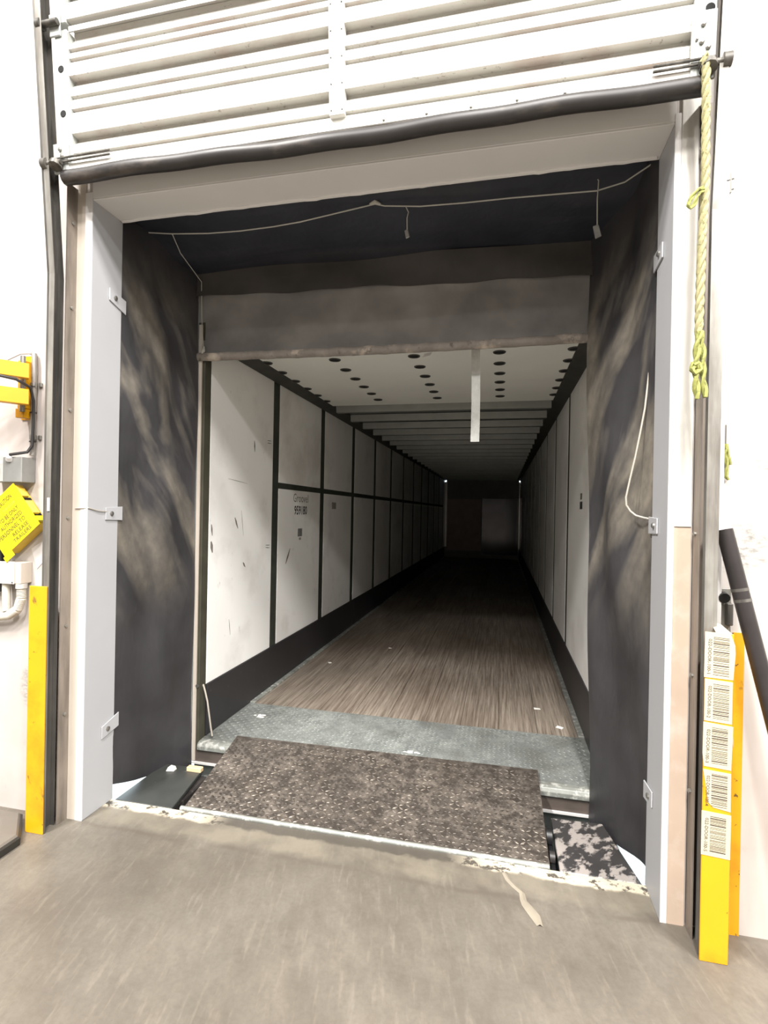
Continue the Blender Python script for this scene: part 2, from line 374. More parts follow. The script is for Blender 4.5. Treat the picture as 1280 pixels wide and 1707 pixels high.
# clip plates that hold the shelter to the casing
for s, trm in ((-1, tl), (1, tr)):
    for z, tlt, yo in ((2.735, .30 if s < 0 else .1, .0), (1.575, .03, .0), (.415, -.22 if s < 0 else .15, .0)):
        a = MB(); y0, y1 = .115+yo, D+.028
        xs = s*(HW-.0015)
        pts = []
        for xx in (xs-s*.006, xs):
            pts.append(xx)
        zt = lambda y: z-tlt*(y-.17)
        if s < 0 or True:
            a.hexa([(pts[0], y0, zt(y0)-.036), (pts[1], y0, zt(y0)-.036), (pts[1], y1, zt(y1)-.036), (pts[0], y1, zt(y1)-.036),
                    (pts[0], y0, zt(y0)+.030), (pts[1], y0, zt(y0)+.030), (pts[1], y1, zt(y1)+.040), (pts[0], y1, zt(y1)+.040)])
        c = a.build('clip_plate', FRAMEG, trm, bevel=.0015)
        b = MB(); bolt(b, (pts[0], .155, zt(.155)), (-s, 0, 0), .012, .010); b.build('bolt', STEELB, c, True)
MB().tube([(-1.425, -.008, 1.60), (-1.398, -.012, 1.602), (-1.352, -.004, 1.603), (-1.349, .06, 1.59), (-1.349, .125, 1.585)], .003, 6).build('wire', WIRE, tl, True)

# ------------------------------------------------------------------ door tracks
KZ = 2.75                                     # the tracks lean into the room above this height
def ty(z): return -.10-.089*max(0, z-KZ)
def make_track(s, label):
    t = thing('door_track', label, 'door track', (s*1.447, -.05, 0), 'vertical tracks of the raised door')
    xi, xo = s*1.447, s*1.512
    # wall angle with bolts
    a = MB().box(min(xi, xi+s*.006), max(xi, xi+s*.006), -.068, 0, .0, 3.24).box(min(xi, xi+s*.06), max(xi, xi+s*.06), -.006, -.0, 0.01, 3.24)
    ang = a.build('wall_angle', BROWNST, t)
    bb = None
    for z in (.55, 1.0, 1.55, 2.1, 2.62, 3.05):
        b = MB(); bolt(b, (xi, -.034, z), (-s, 0, 0), .009, .009); b.build('bolt', STEELB, ang, True)
    # channel profile in (depth, sideways) swept up along the leaning line
    prof = [(-.036, .004), (-.036, .0), (-.040, -.0), (-.040, .040), (.040, .040), (.040, -.0), (.036, .0), (.036, .036), (-.036, .036)]
    prof = [(-.038, .0), (-.038, .042), (.034, .042), (.034, .014), (.030, .014), (.030, .037), (-.033, .037), (-.033, .0)]
    zs = [.0, 1.0, 2.0, KZ-.12, KZ, KZ+.15, 3.2, 3.8, 4.6, 5.6]
    c = MB(); n = len(prof)
    vs = [(xi+s*(q+.002), ty(z)+p, z) for z in zs for p, q in prof]
    fs = [(j*n+i, j*n+(i+1) % n, (j+1)*n+(i+1) % n, (j+1)*n+i) for j in range(len(zs)-1) for i in range(n)]
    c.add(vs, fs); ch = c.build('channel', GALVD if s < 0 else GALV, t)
    # front lip
    c = MB(); prof2 = [(-.040, -.004), (-.040, .026), (-.0385, .026), (-.0385, -.004)]; n = 4
    vs = [(xi+s*(q+.004), ty(z)+p, z) for z in zs for p, q in prof2]
    fs = [(j*n+i, j*n+(i+1) % n, (j+1)*n+(i+1) % n, (j+1)*n+i) for j in range(len(zs)-1) for i in range(n)]
    c.add(vs, fs); c.build('front_lip', GALV, t)
    # stand-off bracket near the top
    MB().box(min(xi+s*.02, xi+s*.055), max(xi+s*.02, xi+s*.055), ty(4.3)+.035, 0, 4.28, 4.34).build('stand_off', GALV, t)
    return t
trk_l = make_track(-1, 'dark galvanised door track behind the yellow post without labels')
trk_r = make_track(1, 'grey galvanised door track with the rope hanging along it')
MB().box(-1.462, -1.449, -.1445, -.141, 1.585, 1.65).build('reflector', STICK, trk_l)

# ------------------------------------------------------------------ raised sectional door
door = thing('overhead_door', 'raised white ribbed sectional door with black rubber bottom seal', 'door', (0, -.15, 3.2))
def yd(z): return -.128-.089*(z-3.2)
def dp(x, z, o): return (x, yd(z)-o, z)
def section(z0, z1, lips, joint_top, m):
    """profile from bottom to top as (z, o)"""
    pr = [(z0, 0)]
    prev = z0
    for L in lips:
        dep, wd = (.030, .046)
        # two V grooves under this lip's flat
        for g in (L-.150, L-.092):
            if g-.008 > prev+.003 and g < L-wd-.01:
                pr += [(g-.009, .0), (g-.003, -.013), (g+.003, -.013), (g+.006, .005), (g+.012, .0)]
        pr += [(L-wd, 0), (L-.012, -dep), (L-.003, -dep), (L-.002, .013), (L+.012, .013), (L+.022, .002)]
        prev = L+.022
    if joint_top:
        for g in (z1-.150, z1-.108):
            pr += [(g-.009, .0), (g-.003, -.013), (g+.003, -.013), (g+.006, .005), (g+.012, .0)]
        pr += [(z1-.09, -.004), (z1-.03, -.034), (z1, -.036)]
    back = [(z1, -.045), (z0, -.045)]
    poly = pr+back
    a = MB(); a.prism(poly, lambda z, o: dp(-1.344, z, o), lambda z, o: dp(1.368, z, o))
    # caps of a concave outline are hidden by the stiles: drop them
    a.f = [f for f in a.f if len(f) == 4]
    return a.build('door_section', m, door)
s1 = section(3.252, 3.890, [3.406, 3.665], True, DOORR)
s2 = section(3.893, 4.52, [3.915, 4.04, 4.295], True, DOORW)
s3 = section(4.523, 5.15, [4.545, 4.67, 4.925], True, DOORW)
for k, (sec, z0, z1) in enumerate(((s1, 3.268, 3.872), (s2, 3.90, 4.50), (s3, 4.53, 5.13))):
    # centre stile
    def slab(x0, x1, za, zb, o0, o1):
        return MB().hexa([dp(x0, za, o1), dp(x1, za, o1), dp(x1, za, o0), dp(x0, za, o0), dp(x0, zb, o1), dp(x1, zb, o1), dp(x1, zb, o0), dp(x0, zb, o0)])
    cs = slab(-.040, .028, z0 if k else 3.30, z1, -.02, .020).build('centre_stile', DOORW, sec, bevel=.002)
    for sx, x0, x1 in ((-1, -1.412, -1.343), (1, 1.367, 1.443)):
        slab(x0, x1, z0, z1, -.04, .014).build('end_stile', STILE, sec, bevel=.003)
        xm = x0+.028 if sx < 0 else x1-.024
        for zh in (([3.50, 3.70] if sx < 0 else [3.475]) if k == 0 else [z0+.2, z0+.42]):
            MB().tube([dp(xm, zh, .012), dp(xm, zh, .0155)], .016, 12).build('stile_hole', HOLE, sec)
    rv = MB()
    for j in range(6):
        z = (3.32 if k == 0 else z0+.02)+j*.105
        for x in (-.03, .018): bolt(rv, dp(x, z, .020), (0, -1, -.09), .0035, .003, 6)
    rv.build('rivet_row', GALVD, sec)
# bottom rail
br = MB().hexa([dp(-1.40, 3.236, .022), dp(1.43, 3.236, .022), dp(1.43, 3.236, -.05), dp(-1.40, 3.236, -.05), dp(-1.40, 3.266, .022), dp(1.43, 3.266, .022), dp(1.43, 3.266, -.05), dp(-1.40, 3.266, -.05)])
rail = br.build('bottom_rail', DOORR, door, bevel=.003)
for x in (.20+.09*j for j in range(0, 10, 2)):
    b = MB(); bolt(b, dp(x, 3.251, .022), (0, -1, 0), .006, .005); b.build('rail_bolt', STEELB, rail, True)
# rubber seal (slightly sagging bulb)
pts = [(-1.40+2.81*i/40, yd(3.21)-.006+.004*math.sin(i*.9), 3.210+.006*math.sin(i*.22+.5)) for i in range(41)]
MB().tube(pts, .034, 12).build('bottom_seal', RUBBER, door, True)
MB().hexa([dp(-1.40, 3.205, .012), dp(1.42, 3.205, .012), dp(1.42, 3.205, -.03), dp(-1.40, 3.205, -.03), dp(-1.40, 3.238, .012), dp(1.42, 3.238, .012), dp(1.42, 3.238, -.03), dp(-1.40, 3.238, -.03)]).build('seal_flange', RUBBER, door)
# rusted spring rod at the left and right end of the bottom rail
for x0, x1 in ((-1.46, -1.12), (1.23, 1.44)):
    for dz in (.0, .018):
        MB().tube([dp(x0, 3.268+dz, .034), dp(x1, 3.272+dz, .034)], .005, 8).build('tie_rod', GALVD, door, True)
# corner brackets with rollers
for sx, x in ((-1, -1.40), (1, 1.40)):
    pl = MB().hexa([dp(x-.042, 3.225, .026), dp(x+.042, 3.225, .026), dp(x+.042, 3.225, .014), dp(x-.042, 3.225, .014),
                    dp(x-.042, 3.46 if sx > 0 else 3.36, .026), dp(x+.042, 3.46 if sx > 0 else 3.36, .026), dp(x+.042, 3.46 if sx > 0 else 3.36, .014), dp(x-.042, 3.46 if sx > 0 else 3.36, .014)]).build('corner_bracket', STILE, door, bevel=.002)
    for q, (dx, z) in enumerate(((-.005, 3.41), (-.008, 3.35), (.014, 3.33), (.0, 3.30), (-.025, 3.36)) if sx > 0 else ((0, 3.33), (.01, 3.30), (-.015, 3.28))):
        b = MB(); bolt(b, dp(x+dx, z, .026), (0, -1, 0), .009 if q < 3 else .005, .01); b.build('bracket_bolt', STEELB, pl, True)
    rl = MB().tube([dp(x-sx*.02, 3.262, .045), dp(x+sx*.06, 3.262, .045)], .012, 10).build('roller_stem', GALVD, door, True)
    MB().tube([dp(x+sx*.058, 3.262, .045), dp(x+sx*.085, 3.262, .045)], .026, 14).build('roller', GALVD, rl, True)
    MB().tube([dp(x+sx*.012, 3.262, .040), dp(x+sx*.012, 3.240, .05)], .030, 10).build('bracket_hub', GALVD, door, True)
    # hinge at the joint
    for zj in (3.89, 4.52):
        hg = MB().hexa([dp(x-.03, zj-.05, .024), dp(x+.03, zj-.05, .024), dp(x+.03, zj-.05, .014), dp(x-.03, zj-.05, .014), dp(x-.03, zj+.05, .024), dp(x+.03, zj+.05, .024), dp(x+.03, zj+.05, .014), dp(x-.03, zj+.05, .014)]).build('roller_hinge', STILE, door, bevel=.003)
        MB().tube([dp(x-sx*.03, zj, .036), dp(x+sx*.07, zj, .036)], .015, 10).build('hinge_pin', GALVD, hg, True)
        MB().tube([dp(x+sx*.055, zj, .036), dp(x+sx*.08, zj, .036)], .026, 14).build('hinge_roller', GALVD, hg, True)

# ------------------------------------------------------------------ dock shelter
sh = thing('dock_shelter', 'dusty black vinyl dock shelter around the trailer end', 'dock shelter', (0, .5, 0))
def left_curtain(u, v):
    y = .2+.695*u
    zb = .082-.225*u
    z = zb+(3.24-zb)*v
    x = -1.362+.050*u
    amp = .016*math.sin(PI*u)
    x += amp*(math.sin(z*3.1+u*4)+.6*math.sin(z*6.3-u*5+1)+.5*math.sin(u*12+z*.8))
    x += .006*math.sin(u*9+z*5.0)
    return (x, y, z)
MB().grid(left_curtain, 22, 60, (-.012, 0, 0)).build('side_curtain', VINL, sh, True)
def right_curtain(u, v):
    y = .2+.69*u
    zb = .062-.19*u
    z = zb+(3.24-zb)*v
    xe = 1.228-.056*min(1, max(0, z/2.6))
    x = 1.366+(xe-1.366)*u**1.15
    amp = .016*math.sin(PI*u)
    x += amp*(math.sin(z*2.7-u*4+2)+.6*math.sin(z*5.9+u*5)+.5*math.sin(u*11-z*.9))
    x += .006*math.sin(u*8-z*4.5+1)
    return (x, y, z)
MB().grid(right_curtain, 22, 60, (.012, 0, 0)).build('side_curtain', VINL, sh, True)
# side frame behind curtains keeps daylight out
def soffit(u, v):
    x = -1.40+2.80*u
    return (x, D+.002+.705*v, 3.275-.08*v-.035*math.sin(PI*v)*(1+.25*math.sin(u*9))+.01*math.sin(u*14+v*5))
MB().grid(soffit, 40, 10, (0, 0, .012)).build('head_soffit', VINS, sh, True)
def head(u, v):
    x = -1.336+2.535*u
    z = 2.612+(3.20-2.612)*v
    bot = .010*math.sin(u*PI)-.006*u
    y = .902+.012*math.sin(u*13+v*3)*v*(1-v)*4*.5+.010*math.sin(v*5+u*2)-.012*math.exp(-((v-.70)/.06)**2)
    return (x, y, z-bot*(1-v)-.006*u)
MB().grid(head, 48, 16, (0, .012, 0)).build('head_curtain', VINH, sh, True)
def shade_sheet(u, v):  # added dark sheet, its lower edge drawn as the header's shadow line
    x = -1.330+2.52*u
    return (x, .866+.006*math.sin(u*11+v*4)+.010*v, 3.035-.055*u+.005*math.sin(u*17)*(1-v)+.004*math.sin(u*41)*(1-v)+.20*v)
MB().grid(shade_sheet, 48, 6, (0, .008, 0)).build('head_shade_sheet', VIN_SHADE, sh, True)
hm = []
for i in range(49):
    u = i/48; hx, hy, hz = head(u, 0)
    hm.append((hx, hy-.008, hz+.022+.003*math.sin(i*1.7)))
a = MB().tube(hm, .028, 10); a.v = [(x, .9+(y-.9)*.75, z) for x, y, z in a.v]
a.build('bottom_hem', HEM, sh, True)
# outer frame boards of the shelter
MB().box(-1.48, -1.378, D+.002, .86, .34, 3.30).build('frame_pad', BLACK, sh)
MB().box(1.384, 1.48, D+.002, .86, .34, 3.30).build('frame_pad', BLACK, sh)
MB().box(-1.48, 1.48, D+.002, .93, 3.302, 3.40).build('frame_pad', BLACK, sh)
MB().box(-1.48, 1.48, .917, .93, 2.95, 3.302).build('frame_pad', BLACK, sh)
# cord strung under the head and its tags
cd = thing('white_cord', 'thin white cord strung loosely under the black shelter head', 'cord', (0, .4, 3.2))
main = [(-1.335, .40, 3.22), (-1.18, .40, 3.198), (-.95, .40, 3.178), (-.75, .40, 3.172), (-.55, .40, 3.176), (-.393, .40, 3.186), (-.1, .40, 3.222), (.028, .40, 3.238), (.08, .40, 3.222), (.269, .40, 3.199), (.5, .40, 3.192), (.722, .40, 3.191), (1.131, .40, 3.18), (1.25, .38, 3.195), (1.345, .30, 3.215)]
MB().tube(main, .0036, 6).build('cord_line', CORD, cd, True)
MB().tube([(.0, .395, 3.236), (.03, .39, 3.245), (.06, .395, 3.228)], [.006, .012, .006], 8).build('cord_knot', CORD, cd, True)
MB().tube([(-1.18, .40, 3.198), (-1.26, .60, 3.19), (-1.282, .87, 3.13), (-1.285, .885, 2.90), (-1.268, .884, 2.68)], .003, 6).build('side_cord', CORD, cd, True)
MB().tube([(-1.262, .884, 2.70), (-1.266, .882, 2.672), (-1.278, .884, 2.655)], [.004, .013, .006], 8).build('cord_end', CORD, cd, True)
for nm, x, zt, zb, lab, w_ in (('hanging_tag', .203, 3.203, 3.075, 'smaller grey tag hanging from the cord above the trailer ceiling', .018), ('hanging_tag', 1.131, 3.255, 3.005, 'larger grey tag hanging on a long string by the right curtain', .026)):
    t = thing(nm, lab, 'tag', (x, .39, zb), 'tags hanging on strings under the shelter head')
    MB().tube([(x-.008, .40, zt), (x+.006, .397, zt-.03), (x, .39, (zt+zb)/2), (x+.002, .39, zb)], .003, 6).build('string', CORD, t, True)
    a = MB(); h = w_*2.4
    a.hexa([(x-w_*.2, .385, zb-h), (x+w_*.9, .388, zb-h*.8), (x+w_*.9, .395, zb-h*.8), (x-w_*.2, .395, zb-h), (x-w_*.7, .385, zb), (x+w_*.3, .385, zb+.006), (x+w_*.3, .395, zb+.006), (x-w_*.7, .395, zb)])
    a.build('tag_body', GREYBOX, t, bevel=.003)
# slack white cable at the right
wc = [(1.362, .30, 2.42), (1.356, .30, 2.30), (1.339, .30, 2.108), (1.322, .30, 2.0), (1.303, .30, 1.889), (1.283, .30, 1.79), (1.266, .30, 1.70), (1.268, .30, 1.665), (1.284, .295, 1.637), (1.305, .28, 1.617), (1.33, .255, 1.608), (1.347, .235, 1.604)]
o = MB().tube(wc, .0045, 6).build('slack_cable', WIRE, None, True); tag(o, 'slack white cable looping beside the right shelter curtain', 'cable')

# ------------------------------------------------------------------ dock leveler and bumpers
lv = thing('dock_leveler', 'brown scuffed diamond-plate dock leveler bridging into the trailer', 'dock leveler', (0, .235, 0))
A, B, Cc, Dd = Vector((-.925, .238, .006)), Vector((.957, .236, .006)), Vector((.955, 1.035, .058)), Vector((-1.025, .995, .060))
def lp(u, v, h=0):
    p = A.lerp(B, u).lerp(Dd.lerp(Cc, u), v); p.z += h-.014*math.sin(PI*v)*.2; return p
deck = MB().grid(lambda u, v: lp(u, v), 24, 12, (0, 0, -.014)).build('deck_plate', LEVEL, lv)
lug = MB(); nx, ny = 58, 24
for i in range(nx):
    for j in range(ny):
        u, v = (i+.5)/nx, (j+.5)/ny
        c = lp(u, v, .0008); s = 1 if (i+j) % 2 else -1
        if v > .97: continue
        d = Vector((.0135, .0135*s, 0)); e = Vector((-.0052*s, .0052, 0)); up = Vector((0, 0, .0032))
        lug.add([c-d, c+e, c+d, c-e, c-d*.45+up, c+d*.45+up], [(0, 1, 4), (1, 5, 4), (1, 2, 5), (2, 3, 5), (3, 0, 4), (3, 4, 5)])
o = lug.build('tread_lugs', LUG, lv); o['kind'] = 'stuff'
MB().tube([(-.94, .225, .0), (.955, .222, .0)], .013, 10).build('hinge_tube', SILL, lv, True)
MB().box(-.945, .962, .2055, .24, -.16, -.016).build('mounting_angle', BUMPL, lv)
MB().box(-.90, .93, .25, .72, -.16, -.09).build('under_frame', BLACK, lv)
# lifting lug at the right side
MB().box(.962, .988, .225, .50, -.10, -.02).build('side_arm', BLACK, lv, bevel=.004)
MB().tube([(.958, .45, .008), (.985, .45, .008)], .040, 14).build('pivot_boss', BLACK, lv, True)
MB().tube([(.962, .30, .0), (.986, .30, .0)], .026, 12).build('pivot_pin', RUBBER, lv, True)
def bumper(name, x0, x1, xb0, xb1, m, label, sgn):
    t = thing(name, label, 'dock bumper', ((x0+x1)/2, .45, -.4), 'steel faced bumpers either side of the leveler')
    a = MB().hexa([(x0, .209, -.022), (x1, .209, -.022), (xb1, .665, -.034), (xb0, .655, -.034), (x0, .209, .0), (x1, .209, .0), (xb1, .665, -.012), (xb0, .655, -.012)])
    a.build('top_plate', m, t, bevel=.003)
    MB().box(min(x0, xb0)+.03, max(x1, xb1)-.03, .209, .62, -.62, -.036).build('rubber_block', RUBBER, t, bevel=.008)
    MB().box(min(x0, xb0)+.02, max(x1, xb1)-.02, .625, .645, -.60, -.036).build('face_plate', BUMPL, t, bevel=.003)
bumper('dock_bumper', -1.338, -.985, -1.350, -1.075, BUMPL, 'dark dock bumper plate left of the leveler with a pale wood block', -1)
bumper('dock_bumper', 1.0, 1.343, 1.0, 1.26, BUMPR, 'dock bumper right of the leveler with chipped black paint', 1)
o = MB().box(-1.155, -1.058, .60, .635, -.0115, .015).build('wood_block', BLOCK, None, bevel=.003); tag(o, 'small pale wood block on the left bumper plate', 'wood block')
o = MB().hexa([(-1.275, .565, -.010), (-1.225, .575, -.010), (-1.225, .61, -.010), (-1.265, .61, -.010), (-1.262, .57, .016), (-1.228, .58, .014), (-1.228, .60, .014), (-1.258, .60, .018)]).build('foam_chunk', PAPER, None, bevel=.002); tag(o, 'small white foam chunk under the left shelter curtain', 'foam')

# ------------------------------------------------------------------ semi trailer
TY, TF, XL, XR, TZ, TH = .93, 16.42, -1.272, 1.322, .03, 2.757
tra = thing('semi_trailer', 'empty white lined box trailer backed up to the dock', 'trailer', (0, 8.6, 0))
# skins
MB().box(XL-.07, XL-.034, TY, TF, -.12, TH+.12).build('outer_skin', TSKIN, tra)
MB().box(XR+.034, XR+.07, TY, TF, -.12, TH+.12).build('outer_skin', TSKIN, tra)
MB().box(XL-.033, XR+.033, TY, TF, TH+.06, TH+.12).build('roof_skin', ROOF, tra)
MB().box(XL-.033, XR+.033, TY+.02, TF, -.12, .004).build('chassis_deck', BLACK, tra)
# floor boards
ntotal = 9; bw = (XR-XL-.10)/ntotal; first = None
for i in range(ntotal):
    x0 = XL+.05+i*bw
    if first is None: first = MB().box(x0+.0015, x0+bw-.0015, 1.655, TF-.002, .006, TZ).build('floor_board', WOOD, tra); base0 = x0
    else: dup(first, (x0-base0, 0, 0))
for x0, x1 in ((XL+.001, XL+.049), (XR-.049, XR-.001)):
    MB().box(x0, x1, 1.655, TF-.002, .006, TZ+.012).build('floor_rail', SILL, tra, bevel=.003)
# rear tread plate and lugs
MB().box(XL+.002, XR-.002, TY+.03, 1.652, .006, TZ+.001).build('threshold_plate', TREAD, tra)
lug = MB(); nx, ny = 78, 22
for i in range(nx):
    for j in range(ny):
        x = XL+.03+(XR-XL-.06)*(i+.5)/nx; y = TY+.05+(1.64-TY-.05)*(j+.5)/ny
        c = Vector((x, y, TZ+.0015)); s = 1 if (i+j) % 2 else -1
        d = Vector((.011, .011*s, 0)); e = Vector((-.0032*s, .0032, 0)); up = Vector((0, 0, .0022))
        lug.add([c-d, c+e, c+d, c-e, c-d*.45+up, c+d*.45+up], [(0, 1, 4), (1, 5, 4), (1, 2, 5), (2, 3, 5), (3, 0, 4), (3, 4, 5)])
o = lug.build('threshold_lugs', TREADL, tra); o['kind'] = 'stuff'
# rounded rear sill
prof = [(.96, TZ), (.925, TZ), (.905, TZ-.008), (.895, TZ-.028), (.895, TZ-.052), (.915, TZ-.060), (.96, TZ-.060)]
MB().prism(prof, lambda y, z: (XL+.002, y, z), lambda y, z: (XR-.002, y, z)).build('rear_sill', SILL, tra, bevel=.002)
MB().box(XL-.03, XR+.03, .912, .958, -.118, TZ-.061).build('sill_face', RUST, tra)
MB().box(XL-.04, XR+.04, .896, .911, -.118, -.106).build('sill_gasket', STICK, tra)
MB().box(XL-.03, XR+.03, .92, .98, -.75, -.119).build('rear_bumper', BUMPL, tra)
# rear frame posts and header
for x0, x1 in ((XL-.055, XL), (XR, XR+.055)):
    p = MB().box(x0, x1, .915, .998, -.105, TH+.12).build('rear_post', TREARP, tra, bevel=.003)
    MB().box(x0+.012, x0+.036, .905, .9145, -.10, TH+.1).build('post_flange', CREAM, p)
MB().box(XL+.001, XR-.001, .93, 1.06, 2.66, TH+.055).build('rear_header', TREARP, tra, bevel=.004)
# wall posts, panels, rails
PY = [2.085+1.25*k for k in range(12)]; PYR = [2.95+1.25*k for k in range(11)]
PW = .066
zt = TH-.012
def panels(side, posts):
    xw = XL if side < 0 else XR; d = -side                     # d: inward normal
    def bx(name, y0, y1, z0, z1, d0, d1, m, **k):
        a, b = sorted((xw+d*d0, xw+d*d1)); return MB().box(a, b, y0, y1, z0, z1).build(name, m, tra, **k)
    p0 = None
    for y in posts:
        if p0 is None: p0 = bx('wall_post', y-PW, y+PW, .39, zt, -.034, -.003, TPOST); yy = y
        else: dup(p0, (0, y-yy, 0))
    ys = [.999]+[v for y in posts for v in (y-PW, y+PW)]+[TF-.02]
    lo = hi = None
    for k in range(0, len(ys), 2):
        y0, y1 = ys[k]+.0005, ys[k+1]-.0005
        if k == 0 or k == len(ys)-2 or side > 0:
            bx('wall_panel', y0, y1, .39, zt, -.033, .0, TWALL, bevel=.002)
        else:
            if lo is None:
                lo = bx('lower_wall_panel', y0, y1, .39, 1.803, -.033, .0, TWALL, bevel=.002)
                hi = bx('upper_wall_panel', y0, y1, 1.858, zt, -.033, .0, TWALL, bevel=.002); yb = y0
            else:
                dup(lo, (0, y0-yb, 0)); dup(hi, (0, y0-yb, 0))
    if side < 0: bx('belt_rail', posts[0], TF-.02, 1.8035, 1.8575, -.0335, -.002, TPOST)
    # kick plates in lengths
    for k, (a, b) in enumerate(((.999, 4.7), (4.702, 8.4), (8.402, 12.2), (12.202, TF-.02))):
        bx('kick_plate', a, b, TZ+.004, .389, -.033, .010, SCUFF, bevel=.002)
    # sloping dark top rail
    xi = xw+d*.12
    q = MB().prism([(xw-d*.03, zt+.001), (xw+d*.004, zt+.001), (xi, TH+.022), (xi, TH+.055), (xw-d*.03, TH+.055)], lambda x, z: (x, 1.062, z), lambda x, z: (x, TF-.005, z))
    q.build('top_rail', RAILD, tra)
panels(-1, PY); panels(1, PYR)
# ceiling sheet with punched holes
MB().box(XL+.121, XR-.121, 1.062, 3.30, TH+.023, TH+.055).build('ceiling_sheet', TRAILC, tra)
hr = hd = None; ZH = TH+.0225
for x in (XL+.135, -.57, .05, .674, XR-.135):
    for y in (1.29, 1.58, 1.87, 2.165, 2.46, 2.75, 3.03):
        if hr is None:
            n = 16; ring = MB(); x_0, y_0 = x, y
            vs = []
            for r, z in ((.047, ZH), (.044, ZH-.006), (.036, ZH-.006), (.034, ZH-.001)):
                vs += [(x+r*math.cos(2*PI*k/n), y+r*math.sin(2*PI*k/n), z) for k in range(n)]
            ring.add(vs, [(q*n+k, q*n+(k+1) % n, (q+1)*n+(k+1) % n, (q+1)*n+k) for q in range(3) for k in range(n)])
            hr = ring.build('hole_rim', RAILD, tra, True)
            hd = MB().tube([(x, y, ZH-.001), (x, y, ZH-.0022)], .0345, 16).build('hole', HOLE, tra)
        else:
            dup(hr, (x-x_0, y-y_0, 0)); dup(hd, (x-x_0, y-y_0, 0))
# roof bows
bw0 = None; k = 0; y = 3.44
while y < TF-.2:
    if bw0 is None:
        bw0 = MB().prism([(y-.045, TH+.05), (y-.03, TH-.03), (y+.03, TH-.03), (y+.045, TH+.05)], lambda a, b: (XL+.125, a, b), lambda a, b: (XR-.125, a, b)).build('roof_bow', BOW, tra); yb = y
    else: dup(bw0, (0, y-yb, 0))
    y += .585
# front wall with chipped top corners that let daylight in
poly = [(XL-.07, -.12), (XR+.07, -.12), (XR+.07, TH+.12), (XR-.005, TH+.12), (XR-.005, TH-.0), (XR-.045, TH-.0), (XR-.045, TH+.058), (XL+.045, TH+.058), (XL+.045, TH+.0), (XL+.005, TH-.0), (XL+.005, TH+.12), (XL-.07, TH+.12)]
poly = [(XL-.07, -.12), (XR+.07, -.12), (XR+.07, TH-.05), (XR-.03, TH-.05), (XR-.03, TH+.058), (XL+.05, TH+.058), (XL+.05, TH-.05), (XL-.07, TH-.05)]
MB().prism(poly, lambda x, z: (x, TF+.002, z), lambda x, z: (x, TF+.05, z)).build('front_wall', FRONTW, tra)
MB().box(XL+.10, .02, TF-.016, TF, .28, 2.10).build('plywood_sheet', FRONTP, tra)
MB().box(.04, XR-.04, TF-.014, TF, .16, 2.12).build('glossy_sheet', GLOSSD, tra)
MB().box(XR-.008, XR+.0, 14.2, TF-.03, .40, 2.12).build('glossy_sheet', GLOSSD, tra)
for x0, x1 in ((XL+.012, XL+.085), (XR-.03, XR-.006)):
    MB().box(x0, x1, TF-.03, TF-.017, .40, TH-.06).build('corner_trim', ALU, tra)
# scuffs and scribbles on the first panels
MARKS = [(1.66, 1.67, 2.17, 2.08, TEXTD, .016), (1.90, 1.98, 2.205, 2.212), (1.90, 1.98, 2.185, 2.19), (1.90, 1.99, 1.302, 1.298), (1.90, 1.985, 1.282, 1.275), (1.25, 1.55, 1.835, 1.815, TEXTG, .004),
         (1.36, 1.41, 1.545, 1.46, TEXTG, .022), (1.50, 1.54, 1.19, 1.15, TEXTG, .02), (2.34, 2.44, 1.10, 1.24, TEXTG, .03), (1.03, 1.05, 1.38, 1.30, TEXTG, .035), (1.03, 1.045, 1.50, 1.42, TEXTG, .02), (1.30, 1.32, .78, .66, TEXTG, .008), (1.46, 1.50, 1.60, 1.40, TEXTG, .006)]
# lettering on the lining
XT = XL+.0008
text_mb('Groovel', (XT, 2.50, 1.688), (0, 1, 0), (0, 0, 1), .40, .085).build('stencil_name', TEXTG, tra)
text_mb("959180", (XT, 2.53, 1.562), (0, 1, 0), (0, 0, 1), .34, .092, .02).build('stencil_number', TEXTD, tra)
def bars(y0, y1, z0, z1, x, sg, m, nm):
    a = MB(); yy = y0
    while yy < y1:
        ww = random.uniform(.003, .010)
        a.add([(x, yy, z0), (x, min(y1, yy+ww), z0), (x, min(y1, yy+ww), z1), (x, yy, z1)], [(0, 1, 2, 3)]); yy += ww+random.uniform(.002, .005)
    return a.build(nm, m, tra)
bars(2.63, 2.745, 1.345, 1.425, XT, 1, TEXTD, 'stencil_bars')
bars(2.66, 2.72, 1.310, 1.335, XT, 1, TEXTG, 'stencil_bars')
bars(3.69, 3.85, 1.63, 1.71, XT, 1, TEXTG, 'stencil_bars')
bars(2.02, 2.16, 1.66, 1.72, XR-.0008, -1, TEXTD, 'stencil_bars')
bars(2.04, 2.14, 1.735, 1.785, XR-.0008, -1, TEXTG, 'stencil_bars')
def mark(y0, y1, z0, z1, m=TEXTD, w=.006):
    a = Vector((XT, y0, z0)); b = Vector((XT, y1, z1)); d = (b-a).normalized(); n_ = Vector((0, -d.z, d.y))*w/2
    MB().add([a-n_*.4, a+n_*.4, a.lerp(b, .4)+n_, b+n_*.3, b-n_*.3, a.lerp(b, .5)-n_], [(0, 1, 2, 3, 4, 5)]).build('scuff_mark', m, tra)
for q in MARKS: mark(*q)
